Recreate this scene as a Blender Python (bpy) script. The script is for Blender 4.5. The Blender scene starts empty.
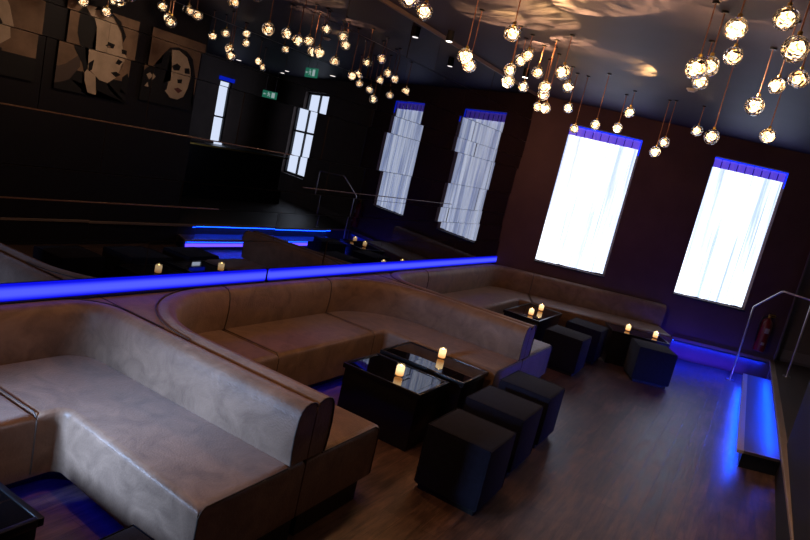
import bpy, bmesh, math, random
from mathutils import Vector, Matrix
random.seed(7)
sc = bpy.context.scene
COL = sc.collection
H = 2.05                       # camera height

# ------------------------------------------------------------------ materials
MATS = {}
def new_mat(name):
    m = bpy.data.materials.new(name); m.use_nodes = True
    nt = m.node_tree; nt.nodes.clear()
    out = nt.nodes.new('ShaderNodeOutputMaterial')
    MATS[name] = m
    return m, nt, out
def N(nt, t, **kw):
    n = nt.nodes.new(t)
    for k, v in kw.items():
        if k in n.inputs: n.inputs[k].default_value = v
        else: setattr(n, k, v)
    return n
def principled(name, col, rough=.5, metal=0., spec=.5, var=0., scale=5., bump=0., bscale=60., stretch=(1,1,1), col2=None, coat=0., emis=None, estr=0., trans=0., ior=1.45, rot=(0,0,0), sheen=0.):
    m, nt, out = new_mat(name)
    b = N(nt, 'ShaderNodeBsdfPrincipled')
    nt.links.new(b.outputs[0], out.inputs[0])
    b.inputs['Base Color'].default_value = (*col, 1)
    b.inputs['Roughness'].default_value = rough
    b.inputs['Metallic'].default_value = metal
    b.inputs['Specular IOR Level'].default_value = spec
    b.inputs['IOR'].default_value = ior
    b.inputs['Transmission Weight'].default_value = trans
    b.inputs['Coat Weight'].default_value = coat
    b.inputs['Sheen Weight'].default_value = sheen
    if emis:
        b.inputs['Emission Color'].default_value = (*emis, 1); b.inputs['Emission Strength'].default_value = estr
    if var or bump:
        tc = N(nt, 'ShaderNodeTexCoord'); mp = N(nt, 'ShaderNodeMapping')
        mp.inputs['Scale'].default_value = stretch; mp.inputs['Rotation'].default_value = rot
        nt.links.new(tc.outputs['Object'], mp.inputs[0])
    if var:
        no = N(nt, 'ShaderNodeTexNoise', Scale=scale, Detail=6., Roughness=.62)
        nt.links.new(mp.outputs[0], no.inputs['Vector'])
        r = N(nt, 'ShaderNodeValToRGB')
        r.color_ramp.elements[0].position = .32; r.color_ramp.elements[1].position = .68
        c2 = col2 or tuple(min(1, c*(1+var)) for c in col)
        r.color_ramp.elements[0].color = (*(c*(1-var) for c in col), 1) if not col2 else (*col, 1)
        r.color_ramp.elements[1].color = (*c2, 1)
        nt.links.new(no.outputs[0], r.inputs[0]); nt.links.new(r.outputs[0], b.inputs['Base Color'])
    if bump:
        n2 = N(nt, 'ShaderNodeTexNoise', Scale=bscale, Detail=5.)
        nt.links.new(mp.outputs[0], n2.inputs['Vector'])
        bp = N(nt, 'ShaderNodeBump', Strength=bump, Distance=.01)
        nt.links.new(n2.outputs[0], bp.inputs['Height']); nt.links.new(bp.outputs[0], b.inputs['Normal'])
    return m
def emission(name, col, s):
    m, nt, out = new_mat(name)
    e = N(nt, 'ShaderNodeEmission'); e.inputs[0].default_value = (*col, 1); e.inputs[1].default_value = s
    nt.links.new(e.outputs[0], out.inputs[0]); return m

# leather: mottled suede-like brown
def leather(name, a, b_):
    m, nt, out = new_mat(name)
    b = N(nt, 'ShaderNodeBsdfPrincipled', Roughness=.5)
    b.inputs['Specular IOR Level'].default_value = .35
    b.inputs['Sheen Weight'].default_value = .15
    tc = N(nt, 'ShaderNodeTexCoord')
    n1 = N(nt, 'ShaderNodeTexNoise', Scale=5.5, Detail=7., Roughness=.62, Distortion=1.4)
    n2 = N(nt, 'ShaderNodeTexNoise', Scale=1.6, Detail=3.)
    mx = N(nt, 'ShaderNodeMath', operation='MULTIPLY_ADD'); mx.inputs[1].default_value = .75
    nt.links.new(tc.outputs['Object'], n1.inputs['Vector']); nt.links.new(tc.outputs['Object'], n2.inputs['Vector'])
    nt.links.new(n1.outputs[0], mx.inputs[0])
    m2 = N(nt, 'ShaderNodeMath', operation='MULTIPLY'); m2.inputs[1].default_value = .25
    nt.links.new(n2.outputs[0], m2.inputs[0]); nt.links.new(m2.outputs[0], mx.inputs[2])
    r = N(nt, 'ShaderNodeValToRGB')
    r.color_ramp.elements[0].position = .36; r.color_ramp.elements[0].color = (*a, 1)
    r.color_ramp.elements[1].position = .66; r.color_ramp.elements[1].color = (*b_, 1)
    nt.links.new(mx.outputs[0], r.inputs[0]); nt.links.new(r.outputs[0], b.inputs['Base Color'])
    n3 = N(nt, 'ShaderNodeTexNoise', Scale=90., Detail=4.); nt.links.new(tc.outputs['Object'], n3.inputs['Vector'])
    ad = N(nt, 'ShaderNodeMath', operation='ADD'); nt.links.new(n3.outputs[0], ad.inputs[0]); nt.links.new(n1.outputs[0], ad.inputs[1])
    bp = N(nt, 'ShaderNodeBump', Strength=.25, Distance=.01)
    nt.links.new(ad.outputs[0], bp.inputs['Height']); nt.links.new(bp.outputs[0], b.inputs['Normal'])
    nt.links.new(b.outputs[0], out.inputs[0]); return m
LEATHER = leather('leather', (.105, .060, .038), (.200, .120, .078))
PIPING = principled('piping', (.05, .033, .026), .5)
PLINTH = principled('plinth_black', (.006, .006, .008), .6)
FABRIC = principled('stool_fabric', (.007, .0075, .017), .85, spec=.15, var=.25, scale=30, bump=.25, bscale=200, sheen=.05)
LACQ = principled('black_lacquer', (.006, .006, .008), .28, spec=.4)
GLASSTOP = principled('black_glass', (.003, .003, .004), .02, spec=1., ior=2.0)
CHROME = principled('brushed_steel', (.5, .47, .46), .35, metal=1.)
WALL = principled('wall_paint', (.085, .049, .054), .75, spec=.2, var=.18, scale=1.3, bump=.08, bscale=12)
WALLB = principled('wall_paint_brown', (.13, .098, .09), .7, spec=.2, var=.15, scale=2)
WALLD = principled('wall_dark', (.012, .010, .012), .6, spec=.3)
CEIL = principled('ceiling_paint', (.030, .027, .042), .55, spec=.18, var=.2, scale=1.1, bump=.06, bscale=2.5)
TRIM = principled('trim_brown', (.24, .17, .125), .45, var=.2, scale=14, stretch=(1, .1, 1))
NOSING = principled('nosing', (.42, .33, .33), .45)
BBOARD = principled('baseboard_paint', (.16, .12, .115), .5)
FRAME = principled('window_frame_black', (.01, .01, .013), .4)
RED = principled('extinguisher_red', (.13, .004, .005), .35, coat=.3)
BLACKP = principled('black_plastic', (.01, .01, .01), .4)
BRASS = principled('brass', (.75, .5, .12), .3, metal=1.)
LABELM = principled('label_white', (.75, .75, .72), .6)
STICK = principled('sticker_grey', (.3, .28, .28), .6)
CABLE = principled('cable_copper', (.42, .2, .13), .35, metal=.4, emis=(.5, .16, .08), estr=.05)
CANVAS = principled('canvas_tan', (.58, .45, .32), .8, var=.18, scale=5)
CANVASD = principled('canvas_brown', (.25, .16, .10), .8, var=.3, scale=4)
INK = principled('ink_black', (.008, .007, .007), .7)
INKG = principled('ink_grey', (.10, .07, .055), .7)
LIPS = principled('ink_red', (.16, .05, .045), .7)
m, nt, out = new_mat('led_blue')
tc = N(nt, 'ShaderNodeTexCoord'); sp = N(nt, 'ShaderNodeSeparateXYZ'); nt.links.new(tc.outputs['Object'], sp.inputs[0])
ab = N(nt, 'ShaderNodeMath', operation='ABSOLUTE'); nt.links.new(sp.outputs[2], ab.inputs[0])
rp = N(nt, 'ShaderNodeValToRGB'); rp.color_ramp.elements[0].position = .008; rp.color_ramp.elements[0].color = (.07, .09, 1.25, 1); rp.color_ramp.elements[1].color = (.003, .004, .62, 1); rp.color_ramp.elements[1].position = .046
rp.color_ramp.interpolation = 'EASE'
nt.links.new(ab.outputs[0], rp.inputs[0]); e_ = N(nt, 'ShaderNodeEmission'); e_.inputs[1].default_value = 1.25; nt.links.new(rp.outputs[0], e_.inputs[0]); nt.links.new(e_.outputs[0], out.inputs[0]); BLUE = m
BLUEU = emission('led_blue_under', (.01, .015, 1.), 2.6)
BLUES = emission('led_blue_step', (.004, .05, 1.), 40.)
HEAD = emission('led_heading', (.006, .03, 1.), 1.6)
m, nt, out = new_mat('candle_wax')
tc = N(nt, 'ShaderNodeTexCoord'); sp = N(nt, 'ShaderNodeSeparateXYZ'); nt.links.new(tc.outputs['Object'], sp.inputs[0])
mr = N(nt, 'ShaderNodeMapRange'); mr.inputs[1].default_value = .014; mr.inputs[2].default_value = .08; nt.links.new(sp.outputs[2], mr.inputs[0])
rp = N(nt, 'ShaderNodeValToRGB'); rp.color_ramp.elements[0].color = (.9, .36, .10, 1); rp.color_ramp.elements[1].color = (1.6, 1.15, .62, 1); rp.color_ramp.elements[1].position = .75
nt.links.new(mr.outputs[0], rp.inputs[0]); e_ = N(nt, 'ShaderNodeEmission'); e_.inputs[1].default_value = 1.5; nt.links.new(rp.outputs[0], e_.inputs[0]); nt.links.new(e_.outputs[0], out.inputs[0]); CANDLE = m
FLAME = emission('flame', (1., .62, .2), 14.)
m, nt, out = new_mat('globe_core')
tc = N(nt, 'ShaderNodeTexCoord'); no = N(nt, 'ShaderNodeTexNoise', Scale=55., Detail=2.); nt.links.new(tc.outputs['Object'], no.inputs['Vector'])
rp = N(nt, 'ShaderNodeValToRGB'); el = rp.color_ramp.elements
el[0].position = .33; el[0].color = (.05, .02, .005, 1); el[1].position = .62; el[1].color = (1., .80, .52, 1)
x_ = el.new(.46); x_.color = (.5, .24, .07, 1)
nt.links.new(no.outputs[0], rp.inputs[0]); e_ = N(nt, 'ShaderNodeEmission'); e_.inputs[1].default_value = 13.; nt.links.new(rp.outputs[0], e_.inputs[0]); nt.links.new(e_.outputs[0], out.inputs[0]); CORE = m
SIGN = emission('exit_green', (.06, .55, .3), .9)
SIGNW = emission('exit_white', (.8, 1., .9), 1.6)
DOWN = emission('downlight', (1., .9, .78), 6.)
DAY = emission('daylight_pane', (.80, .88, 1.), 4.)
AMBER = principled('amber_glass', (.9, .45, .12), .05, trans=1., ior=1.35)
# clear glass
def glass(name, rough=0.):
    m, nt, out = new_mat(name)
    g = N(nt, 'ShaderNodeBsdfGlass', Roughness=rough, IOR=1.42); g.inputs[0].default_value = (1, .985, .96, 1)
    tc = N(nt, 'ShaderNodeTexCoord'); n1 = N(nt, 'ShaderNodeTexNoise', Scale=34., Detail=1.)
    nt.links.new(tc.outputs['Object'], n1.inputs['Vector'])
    bp = N(nt, 'ShaderNodeBump', Strength=.8, Distance=.02)
    nt.links.new(n1.outputs[0], bp.inputs['Height']); nt.links.new(bp.outputs[0], g.inputs['Normal'])
    nt.links.new(g.outputs[0], out.inputs[0]); return m
GLOBE = glass('globe_glass')
# mirror: dark tinted metal
m, nt, out = new_mat('dark_mirror')
gl = N(nt, 'ShaderNodeBsdfGlossy', Roughness=.0); gl.inputs[0].default_value = (.21, .215, .24, 1)
nt.links.new(gl.outputs[0], out.inputs[0]); MIRROR = m
MEDGE = principled('mirror_edge', (.05, .035, .025), .3, metal=.6)
# floor planks along y
def floor_mat():
    m, nt, out = new_mat('wood_floor')
    b = N(nt, 'ShaderNodeBsdfPrincipled', Roughness=.4)
    b.inputs['Specular IOR Level'].default_value = .45
    tc = N(nt, 'ShaderNodeTexCoord')
    mp = N(nt, 'ShaderNodeMapping'); mp.inputs['Rotation'].default_value = (0, 0, math.pi/2)
    nt.links.new(tc.outputs['Object'], mp.inputs[0])
    br = N(nt, 'ShaderNodeTexBrick'); br.offset = .37; br.squash = 1
    br.inputs['Scale'].default_value = 1.; br.inputs['Brick Width'].default_value = 1.35; br.inputs['Row Height'].default_value = .125
    br.inputs['Mortar Size'].default_value = .002; br.inputs['Bias'].default_value = 0
    br.inputs['Color1'].default_value = (.25, .25, .25, 1); br.inputs['Color2'].default_value = (1, 1, 1, 1); br.inputs['Mortar'].default_value = (0, 0, 0, 1)
    nt.links.new(mp.outputs[0], br.inputs['Vector'])
    mp2 = N(nt, 'ShaderNodeMapping'); mp2.inputs['Scale'].default_value = (7., .8, 1)
    nt.links.new(tc.outputs['Object'], mp2.inputs[0])
    n = N(nt, 'ShaderNodeTexNoise', Scale=3.2, Detail=9., Roughness=.68, Distortion=.4)
    nt.links.new(mp2.outputs[0], n.inputs['Vector'])
    n0 = N(nt, 'ShaderNodeTexNoise', Scale=2.2, Detail=5., Roughness=.7, Distortion=.8)
    nt.links.new(tc.outputs['Object'], n0.inputs['Vector'])
    r = N(nt, 'ShaderNodeValToRGB')
    e = r.color_ramp.elements; e[0].position = .30; e[0].color = (.018, .010, .008, 1); e[1].position = .72; e[1].color = (.22, .125, .09, 1)
    nt.links.new(n.outputs[0], r.inputs[0])
    mr = N(nt, 'ShaderNodeMapRange'); mr.inputs[1].default_value = .3; mr.inputs[2].default_value = .7; mr.inputs[3].default_value = .7; mr.inputs[4].default_value = 1.35
    nt.links.new(n0.outputs[0], mr.inputs[0])
    mul = N(nt, 'ShaderNodeMixRGB', blend_type='MULTIPLY'); mul.inputs[0].default_value = .5
    nt.links.new(r.outputs[0], mul.inputs[1]); nt.links.new(br.outputs[0], mul.inputs[2])
    mul2 = N(nt, 'ShaderNodeMixRGB', blend_type='MULTIPLY'); mul2.inputs[0].default_value = 1.
    nt.links.new(mul.outputs[0], mul2.inputs[1]); nt.links.new(mr.outputs[0], mul2.inputs[2])
    nt.links.new(mul2.outputs[0], b.inputs['Base Color'])
    rr = N(nt, 'ShaderNodeMapRange'); rr.inputs[3].default_value = .28; rr.inputs[4].default_value = .55
    nt.links.new(n.outputs[0], rr.inputs[0]); nt.links.new(rr.outputs[0], b.inputs['Roughness'])
    bp = N(nt, 'ShaderNodeBump', Strength=.5, Distance=.006)
    ad = N(nt, 'ShaderNodeMath', operation='ADD'); nt.links.new(n.outputs[0], ad.inputs[0]); nt.links.new(br.outputs[1], ad.inputs[1])
    nt.links.new(ad.outputs[0], bp.inputs['Height']); nt.links.new(bp.outputs[0], b.inputs['Normal'])
    nt.links.new(b.outputs[0], out.inputs[0]); return m
FLOOR = floor_mat()
# sheer curtain: daylight put in as emission, shade of the folds as darker stripes.  fold phase runs along local x
def curtain_mat(name, strength):
    m, nt, out = new_mat(name)
    tc = N(nt, 'ShaderNodeTexCoord'); sp = N(nt, 'ShaderNodeSeparateXYZ'); nt.links.new(tc.outputs['Object'], sp.inputs[0])
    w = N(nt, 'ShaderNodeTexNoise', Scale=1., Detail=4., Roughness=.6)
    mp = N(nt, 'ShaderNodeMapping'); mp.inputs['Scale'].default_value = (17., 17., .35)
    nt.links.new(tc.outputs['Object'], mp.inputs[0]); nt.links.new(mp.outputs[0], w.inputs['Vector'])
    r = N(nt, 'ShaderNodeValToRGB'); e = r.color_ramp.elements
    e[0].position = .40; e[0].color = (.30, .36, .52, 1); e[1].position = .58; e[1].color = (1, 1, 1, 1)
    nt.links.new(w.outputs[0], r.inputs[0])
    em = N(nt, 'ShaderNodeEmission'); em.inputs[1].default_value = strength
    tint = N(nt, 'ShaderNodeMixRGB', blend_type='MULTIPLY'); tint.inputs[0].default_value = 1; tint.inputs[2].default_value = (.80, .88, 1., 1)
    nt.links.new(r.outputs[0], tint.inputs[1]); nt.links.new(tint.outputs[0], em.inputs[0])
    df = N(nt, 'ShaderNodeBsdfDiffuse'); df.inputs[0].default_value = (.7, .72, .8, 1)
    ad = N(nt, 'ShaderNodeAddShader'); nt.links.new(em.outputs[0], ad.inputs[0]); nt.links.new(df.outputs[0], ad.inputs[1])
    nt.links.new(ad.outputs[0], out.inputs[0]); return m
CURTAIN = curtain_mat('sheer_curtain', 2.1)
HEADC = principled('heading_blue_glow', (.35, .3, .75), .8, emis=(.10, .06, .75), estr=.75)  # blue-purple LED glow put into the heading cloth as emission
HEADP = principled('pleat_blue_glow', (.1, .06, .3), .8, emis=(.02, .01, .3), estr=.4)  # dimmer glow put into the pleats the same way

# ------------------------------------------------------------------ helpers
def link(name, bm, mat, parent=None, smooth=40, loc=None):
    me = bpy.data.meshes.new(name)
    bmesh.ops.recalc_face_normals(bm, faces=bm.faces)
    if smooth:
        a = math.radians(smooth)
        for f in bm.faces: f.smooth = True
        for e in bm.edges:
            if len(e.link_faces) == 2:
                try:
                    if e.calc_face_angle() > a: e.smooth = False
                except ValueError: pass
    bm.to_mesh(me); bm.free()
    if isinstance(mat, (list, tuple)):
        for q in mat: me.materials.append(q)
    else: me.materials.append(mat)
    o = bpy.data.objects.new(name, me); COL.objects.link(o)
    if parent is not None: o.parent = parent
    if loc is not None: o.location = loc
    return o
def tag(o, label=None, cat=None, group=None, kind=None):
    if label: o['label'] = label
    if cat: o['category'] = cat
    if group: o['group'] = group
    if kind: o['kind'] = kind
    return o
def empty(name, loc, rz=0., **kw):
    o = bpy.data.objects.new(name, None); COL.objects.link(o); o.location = loc; o.rotation_euler = (0, 0, rz)
    o.empty_display_size = .05
    return tag(o, **kw)
def box(bm, c, s, rz=0., bev=0., mi=0, seg=2):
    M = Matrix.Translation(c) @ Matrix.Rotation(rz, 4, 'Z') @ Matrix.Diagonal((*s, 1))
    r = bmesh.ops.create_cube(bm, size=1, matrix=M)
    fs = set(f for v in r['verts'] for f in v.link_faces)
    for f in fs: f.material_index = mi
    if bev:
        es = list(set(e for v in r['verts'] for e in v.link_edges))
        q = bmesh.ops.bevel(bm, geom=es, offset=bev, segments=seg, profile=.5, affect='EDGES')
        for f in q['faces']: f.material_index = mi
    return bm
def cyl(bm, c, r, h, seg=20, r2=None, mi=0):
    q = bmesh.ops.create_cone(bm, cap_ends=True, segments=seg, radius1=r, radius2=r if r2 is None else r2, depth=h, matrix=Matrix.Translation((c[0], c[1], c[2]+h/2)))
    for f in set(f for v in q['verts'] for f in v.link_faces): f.material_index = mi
    return bm
def lathe(bm, prof, seg=24, c=(0, 0, 0)):
    rings = []
    for r, z in prof:
        rings.append([bm.verts.new((c[0]+r*math.cos(2*math.pi*k/seg), c[1]+r*math.sin(2*math.pi*k/seg), c[2]+z)) for k in range(seg)])
    for a, b in zip(rings, rings[1:]):
        for k in range(seg): bm.faces.new((a[k], a[(k+1) % seg], b[(k+1) % seg], b[k]))
    bm.faces.new(rings[0][::-1]); bm.faces.new(rings[-1])
    return bm
def tube(bm, pts, r, seg=8, caps=True):
    pts = [Vector(p) for p in pts]; rings = []
    prev = None
    for i, p in enumerate(pts):
        if i == 0: t = pts[1]-p
        elif i == len(pts)-1: t = p-pts[i-1]
        else: t = (pts[i+1]-p).normalized() + (p-pts[i-1]).normalized()
        t.normalize()
        if prev is None:
            a = Vector((0, 0, 1)) if abs(t.z) < .9 else Vector((1, 0, 0))
            u = t.cross(a).normalized()
        else:
            u = (prev - t*prev.dot(t)).normalized()
        prev = u; v = t.cross(u)
        rings.append([bm.verts.new(p + r*(u*math.cos(2*math.pi*k/seg)+v*math.sin(2*math.pi*k/seg))) for k in range(seg)])
    for a, b in zip(rings, rings[1:]):
        for k in range(seg): bm.faces.new((a[k], a[(k+1) % seg], b[(k+1) % seg], b[k]))
    if caps: bm.faces.new(rings[0][::-1]); bm.faces.new(rings[-1])
    return bm
def V2(p): return Vector((p[0], p[1]))
def fillet(pts, rad, n=10):
    out_ = [V2(pts[0])]
    for i in range(1, len(pts)-1):
        a, b, c = V2(pts[i-1]), V2(pts[i]), V2(pts[i+1])
        d1 = (a-b).normalized(); d2 = (c-b).normalized()
        ang = math.acos(max(-1, min(1, d1.dot(d2)))); t = rad/math.tan(ang/2)
        cen = b + (d1+d2).normalized()*(rad/math.sin(ang/2))
        p1 = b+d1*t; p2 = b+d2*t
        a1 = math.atan2((p1-cen).y, (p1-cen).x); a2 = math.atan2((p2-cen).y, (p2-cen).x); da = (a2-a1+math.pi) % (2*math.pi)-math.pi
        for k in range(n+1):
            x = a1+da*k/n; out_.append(cen+rad*Vector((math.cos(x), math.sin(x))))
    out_.append(V2(pts[-1])); return out_
def offset(pts, d):
    """offset a polyline to its right by d (mitred)"""
    res = []
    for i, p in enumerate(pts):
        ns = []
        if i > 0: t = (p-pts[i-1]); 
        if i > 0 and t.length > 1e-9: t.normalize(); ns.append(Vector((t.y, -t.x)))
        if i < len(pts)-1:
            t = pts[i+1]-p
            if t.length > 1e-9: t.normalize(); ns.append(Vector((t.y, -t.x)))
        n = sum(ns, Vector((0, 0))).normalized()
        res.append(p + n*(d/max(.3, n.dot(ns[0]))))
    return res
def resample(pts, step=.12):
    out_ = [pts[0]]
    for a, b in zip(pts, pts[1:]):
        L = (b-a).length; k = max(1, int(L/step))
        for i in range(1, k+1): out_.append(a+(b-a)*i/k)
    return out_
def cut(pts, f, rev=False):
    """first crossing of f along pts: returns (before, after) sharing the crossing point"""
    rng = range(len(pts)-1)
    for i in (reversed(rng) if rev else rng):
        fa, fb = f(pts[i]), f(pts[i+1])
        if fa*fb <= 0 and fa != fb:
            q = pts[i]+(pts[i+1]-pts[i])*(fa/(fa-fb))
            return pts[:i+1]+[q], [q]+pts[i+1:]
    raise RuntimeError('no cut')
def sweep(bm, prof, path):
    """prof: closed list of (right offset, z), swept along path"""
    rings = []
    offs = {}
    for d, z in prof:
        if d not in offs: offs[d] = offset(path, d)
    for i in range(len(path)):
        rings.append([bm.verts.new((offs[d][i].x, offs[d][i].y, z)) for d, z in prof])
    n = len(prof)
    for a, b in zip(rings, rings[1:]):
        for k in range(n): bm.faces.new((a[k], a[(k+1) % n], b[(k+1) % n], b[k]))
    bm.faces.new(rings[0][::-1]); bm.faces.new(rings[-1]); return bm
def prism(bm, poly, z0, z1, bev=0., seg=3):
    vs = [bm.verts.new((p[0], p[1], z1)) for p in poly]
    vb = [bm.verts.new((p[0], p[1], z0)) for p in poly]
    top = bm.faces.new(vs); bm.faces.new(vb[::-1])
    n = len(poly)
    for k in range(n): bm.faces.new((vs[k], vb[k], vb[(k+1) % n], vs[(k+1) % n]))
    if bev:
        bmesh.ops.recalc_face_normals(bm, faces=bm.faces)
        bmesh.ops.bevel(bm, geom=list(top.edges), offset=bev, segments=seg, profile=.5, affect='EDGES', clamp_overlap=True)
    return bm

# ------------------------------------------------------------------ camera
F = Vector((-0.4669239, 0.86755064, -0.17128327)); R = Vector((0.83966497, 0.49571946, 0.22186696)); U = Vector((-0.27738928, 0.04022557, 0.95991515))
cd = bpy.data.cameras.new('camera'); cam = bpy.data.objects.new('camera', cd); COL.objects.link(cam)
Mc = Matrix(((R.x, U.x, -F.x, 0), (R.y, U.y, -F.y, 0), (R.z, U.z, -F.z, H), (0, 0, 0, 1)))
cam.matrix_world = Mc
cd.sensor_width = 36; cd.lens = 641.545/810*36; cd.clip_start = .02; cd.clip_end = 60
sc.camera = cam

# ------------------------------------------------------------------ room shell
MX = -3.46                                   # mirror face
C = Vector((-3.48, 9.2)); PHI = .42672
WD = Vector((math.cos(PHI), math.sin(PHI))); WN = Vector((-math.sin(PHI), math.cos(PHI)))   # along back wall / outward
def bw(s, d=0.): return C+WD*s+WN*d         # d > 0 is behind the wall face
ZC = 3.34
XR, YR = 5.5, -3.0
def structure(name, bm, mat, smooth=0, label=None): return tag(link(name, bm, mat, None, smooth), label=label, kind='structure')

b_end = bw((XR-C.x)/WD.x)
bm = bmesh.new(); prism(bm, [(-3.7, YR), (XR+.2, YR), (XR+.2, b_end.y+.4), tuple(bw(-.3, .3))], -.08, 0)
structure('floor', bm, FLOOR)
bm = bmesh.new(); prism(bm, [(-3.7, YR), (XR+.2, YR), (XR+.2, b_end.y+.4), tuple(bw(-.3, .3))], ZC, ZC+.1)
structure('ceiling', bm, CEIL)
# back wall with three openings, local frame: x along wall, y behind, z up
TH = .22
def wallbox(bm, s0, s1, z0, z1, d0=0., d1=TH, mi=0):
    c = bw((s0+s1)/2, (d0+d1)/2); box(bm, (c.x, c.y, (z0+z1)/2), (s1-s0, d1-d0, z1-z0), PHI, mi=mi)
WIN = [(.59, 1.655), (2.71, 3.76), (6.95, 8.25)]
ZB, ZT = .965, 3.04
bm = bmesh.new()
wallbox(bm, -.05, 4.41, 0, ZB); wallbox(bm, -.05, 4.41, ZT, ZC)
wallbox(bm, -.05, WIN[0][0], ZB, ZT); wallbox(bm, WIN[0][1], WIN[1][0], ZB, ZT); wallbox(bm, WIN[1][1], 4.41, ZB, ZT)
structure('wall_back', bm, WALL)
bm = bmesh.new()
s_end = (XR-C.x)/WD.x
D = .16
wallbox(bm, 4.41, s_end+.2, 0, ZB, D, TH+D); wallbox(bm, 4.41, s_end+.2, ZT, ZC, D, TH+D)
wallbox(bm, 4.41, WIN[2][0], ZB, ZT, D, TH+D); wallbox(bm, WIN[2][1], s_end+.2, ZB, ZT, D, TH+D)
structure('wall_back_raised_level', bm, WALLB)
bm = bmesh.new(); wallbox(bm, 4.385, 4.41, 0, ZC, -.02, .0)
structure('trim_2', bm, principled('trim_grey', (.12, .11, .12), .5))
# baseboards
bm = bmesh.new(); wallbox(bm, 2.88, 4.33, .285, .325, -.022, 0)
structure('baseboard_back', bm, BBOARD)
bm = bmesh.new(); wallbox(bm, 4.42, 6.3, .36, .50, D-.02, D)
structure('baseboard_raised_level', bm, BBOARD)
c = bw(3.6, -.012); t = empty('light_strip', (c.x, c.y, .272), PHI, label='blue light strip low on the window wall between the far booth and the handrail', cat='light strip')
b = bmesh.new(); box(b, (0, .0045, 0), (1.4, .008, .008)); link('diffuser', b, BLUES, t, 0)
b = bmesh.new(); box(b, (0, -.004, .002), (1.4, .008, .02)); link('channel', b, BLACKP, t, 0)
# left wall behind the mirrors
bm = bmesh.new(); box(bm, (-3.60, (YR+9.3)/2, ZC/2), (.2, 9.3-YR, ZC))
structure('wall_left_lining', bm, WALLD)
bm = bmesh.new(); box(bm, (2.0, YR-.1, ZC/2), (11.4, .2, ZC)); structure('wall_rear', bm, WALLD)
# right wall (portraits hang on it) ends at y 6.45; farther right the raised level opens out
bm = bmesh.new(); box(bm, (.72, (YR+6.6)/2, ZC/2), (.2, 6.6-YR, ZC)); structure('wall_right', bm, WALLD)
bm = bmesh.new()
YW = (11.55, 11.95)
box(bm, (XR+.1, (6.3+YW[0])/2, ZC/2), (.2, YW[0]-6.3, ZC)); box(bm, (XR+.1, (YW[1]+13.7)/2, ZC/2), (.2, 13.7-YW[1], ZC))
box(bm, (XR+.1, sum(YW)/2, .5), (.2, YW[1]-YW[0], 1.0)); box(bm, (XR+.1, sum(YW)/2, 3.1), (.2, YW[1]-YW[0], .5))
structure('wall_right_far', bm, WALLB)
bm = bmesh.new(); box(bm, (3.16, 6.3, ZC/2), (4.68, .2, ZC)); structure('wall_front', bm, WALLD)

# mirror cladding: rows of tiles, each set a hair out of true
bm = bmesh.new()
bands = [(.895, 1.13), (1.13, 1.37), (1.37, 1.55), (1.55, 1.85), (1.85, 2.23), (2.23, 2.40), (2.40, 2.64), (2.64, 2.96), (2.96, 3.30)]
ends = [9.16, 9.10, 9.06, 9.08, 9.10, 9.17, 9.2, 9.2, 9.16]
rnd = random.Random(21)
for bi, ((z0, z1), ye) in enumerate(zip(bands, ends)):
    y = ye
    while y > -.6:
        L = rnd.uniform(.55, 1.25)
        y2 = y-L
        yaw = math.radians(rnd.uniform(-.32, .32))
        pit = 0.
        x0 = MX+.004+rnd.uniform(0, .006)
        cy, cz = (y+y2)/2, (z0+z1)/2; hy, hz = L/2-.0012, (z1-z0)/2-.002
        vs = []
        for sx in (0, 1):
            for a, b_ in ((-1, -1), (1, -1), (1, 1), (-1, 1)):
                xx = x0 + (a*hy)*math.tan(yaw) if sx else MX-.036
                vs.append(bm.verts.new((xx, cy+a*hy, cz+b_*hz)))
        f = bm.faces.new(vs[4:8]); f.material_index = 0
        for k in range(4):
            f = bm.faces.new((vs[k], vs[(k+1) % 4], vs[4+(k+1) % 4], vs[4+k])); f.material_index = 1
        y = y2-.001
structure('wall_left', bm, [MIRROR, MEDGE], label='dark tinted mirror cladding in stepped horizontal tiles above the blue light strip')
SEAM = principled('seam_glint', (.06, .033, .022), .4, metal=.3)  # warm bars stand in for light catching the mirror seams
for k_, (z_, ya_, yb_) in enumerate(((1.852, .6, 4.1), (1.372, .6, 3.4), (1.60, 4.3, 7.2))):
    bm = bmesh.new(); box(bm, (MX+.012, (ya_+yb_)/2, z_), (.012, yb_-ya_, .006)); structure(f'trim_{4+k_}', bm, SEAM)
bm = bmesh.new(); box(bm, (-3.455, (9.1-.6)/2, 3.318), (.05, 9.7, .036)); structure('trim_1', bm, principled('cornice', (.12, .085, .06), .5))

# ---- blue light strip along the foot of the mirror, two lengths meeting at y = 4.07
for k, (y0, y1, lab) in enumerate([(-.5, 4.05, 'long glowing blue light strip under the mirror behind the nearest leather booth'), (4.09, 9.2, 'glowing blue light strip under the mirror running from the seam to the far corner')]):
    t = empty('light_strip', (-3.455, (y0+y1)/2, .84), label=lab, cat='light strip', group='blue light strips along the mirror')
    b = bmesh.new(); box(b, (0, 0, 0), (.03, y1-y0, .10), bev=.012, seg=3); link('diffuser', b, BLUE, t)
    b = bmesh.new(); box(b, (.0, 0, -.0555), (.028, y1-y0, .008)); link('channel', b, BLACKP, t, 0)
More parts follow.
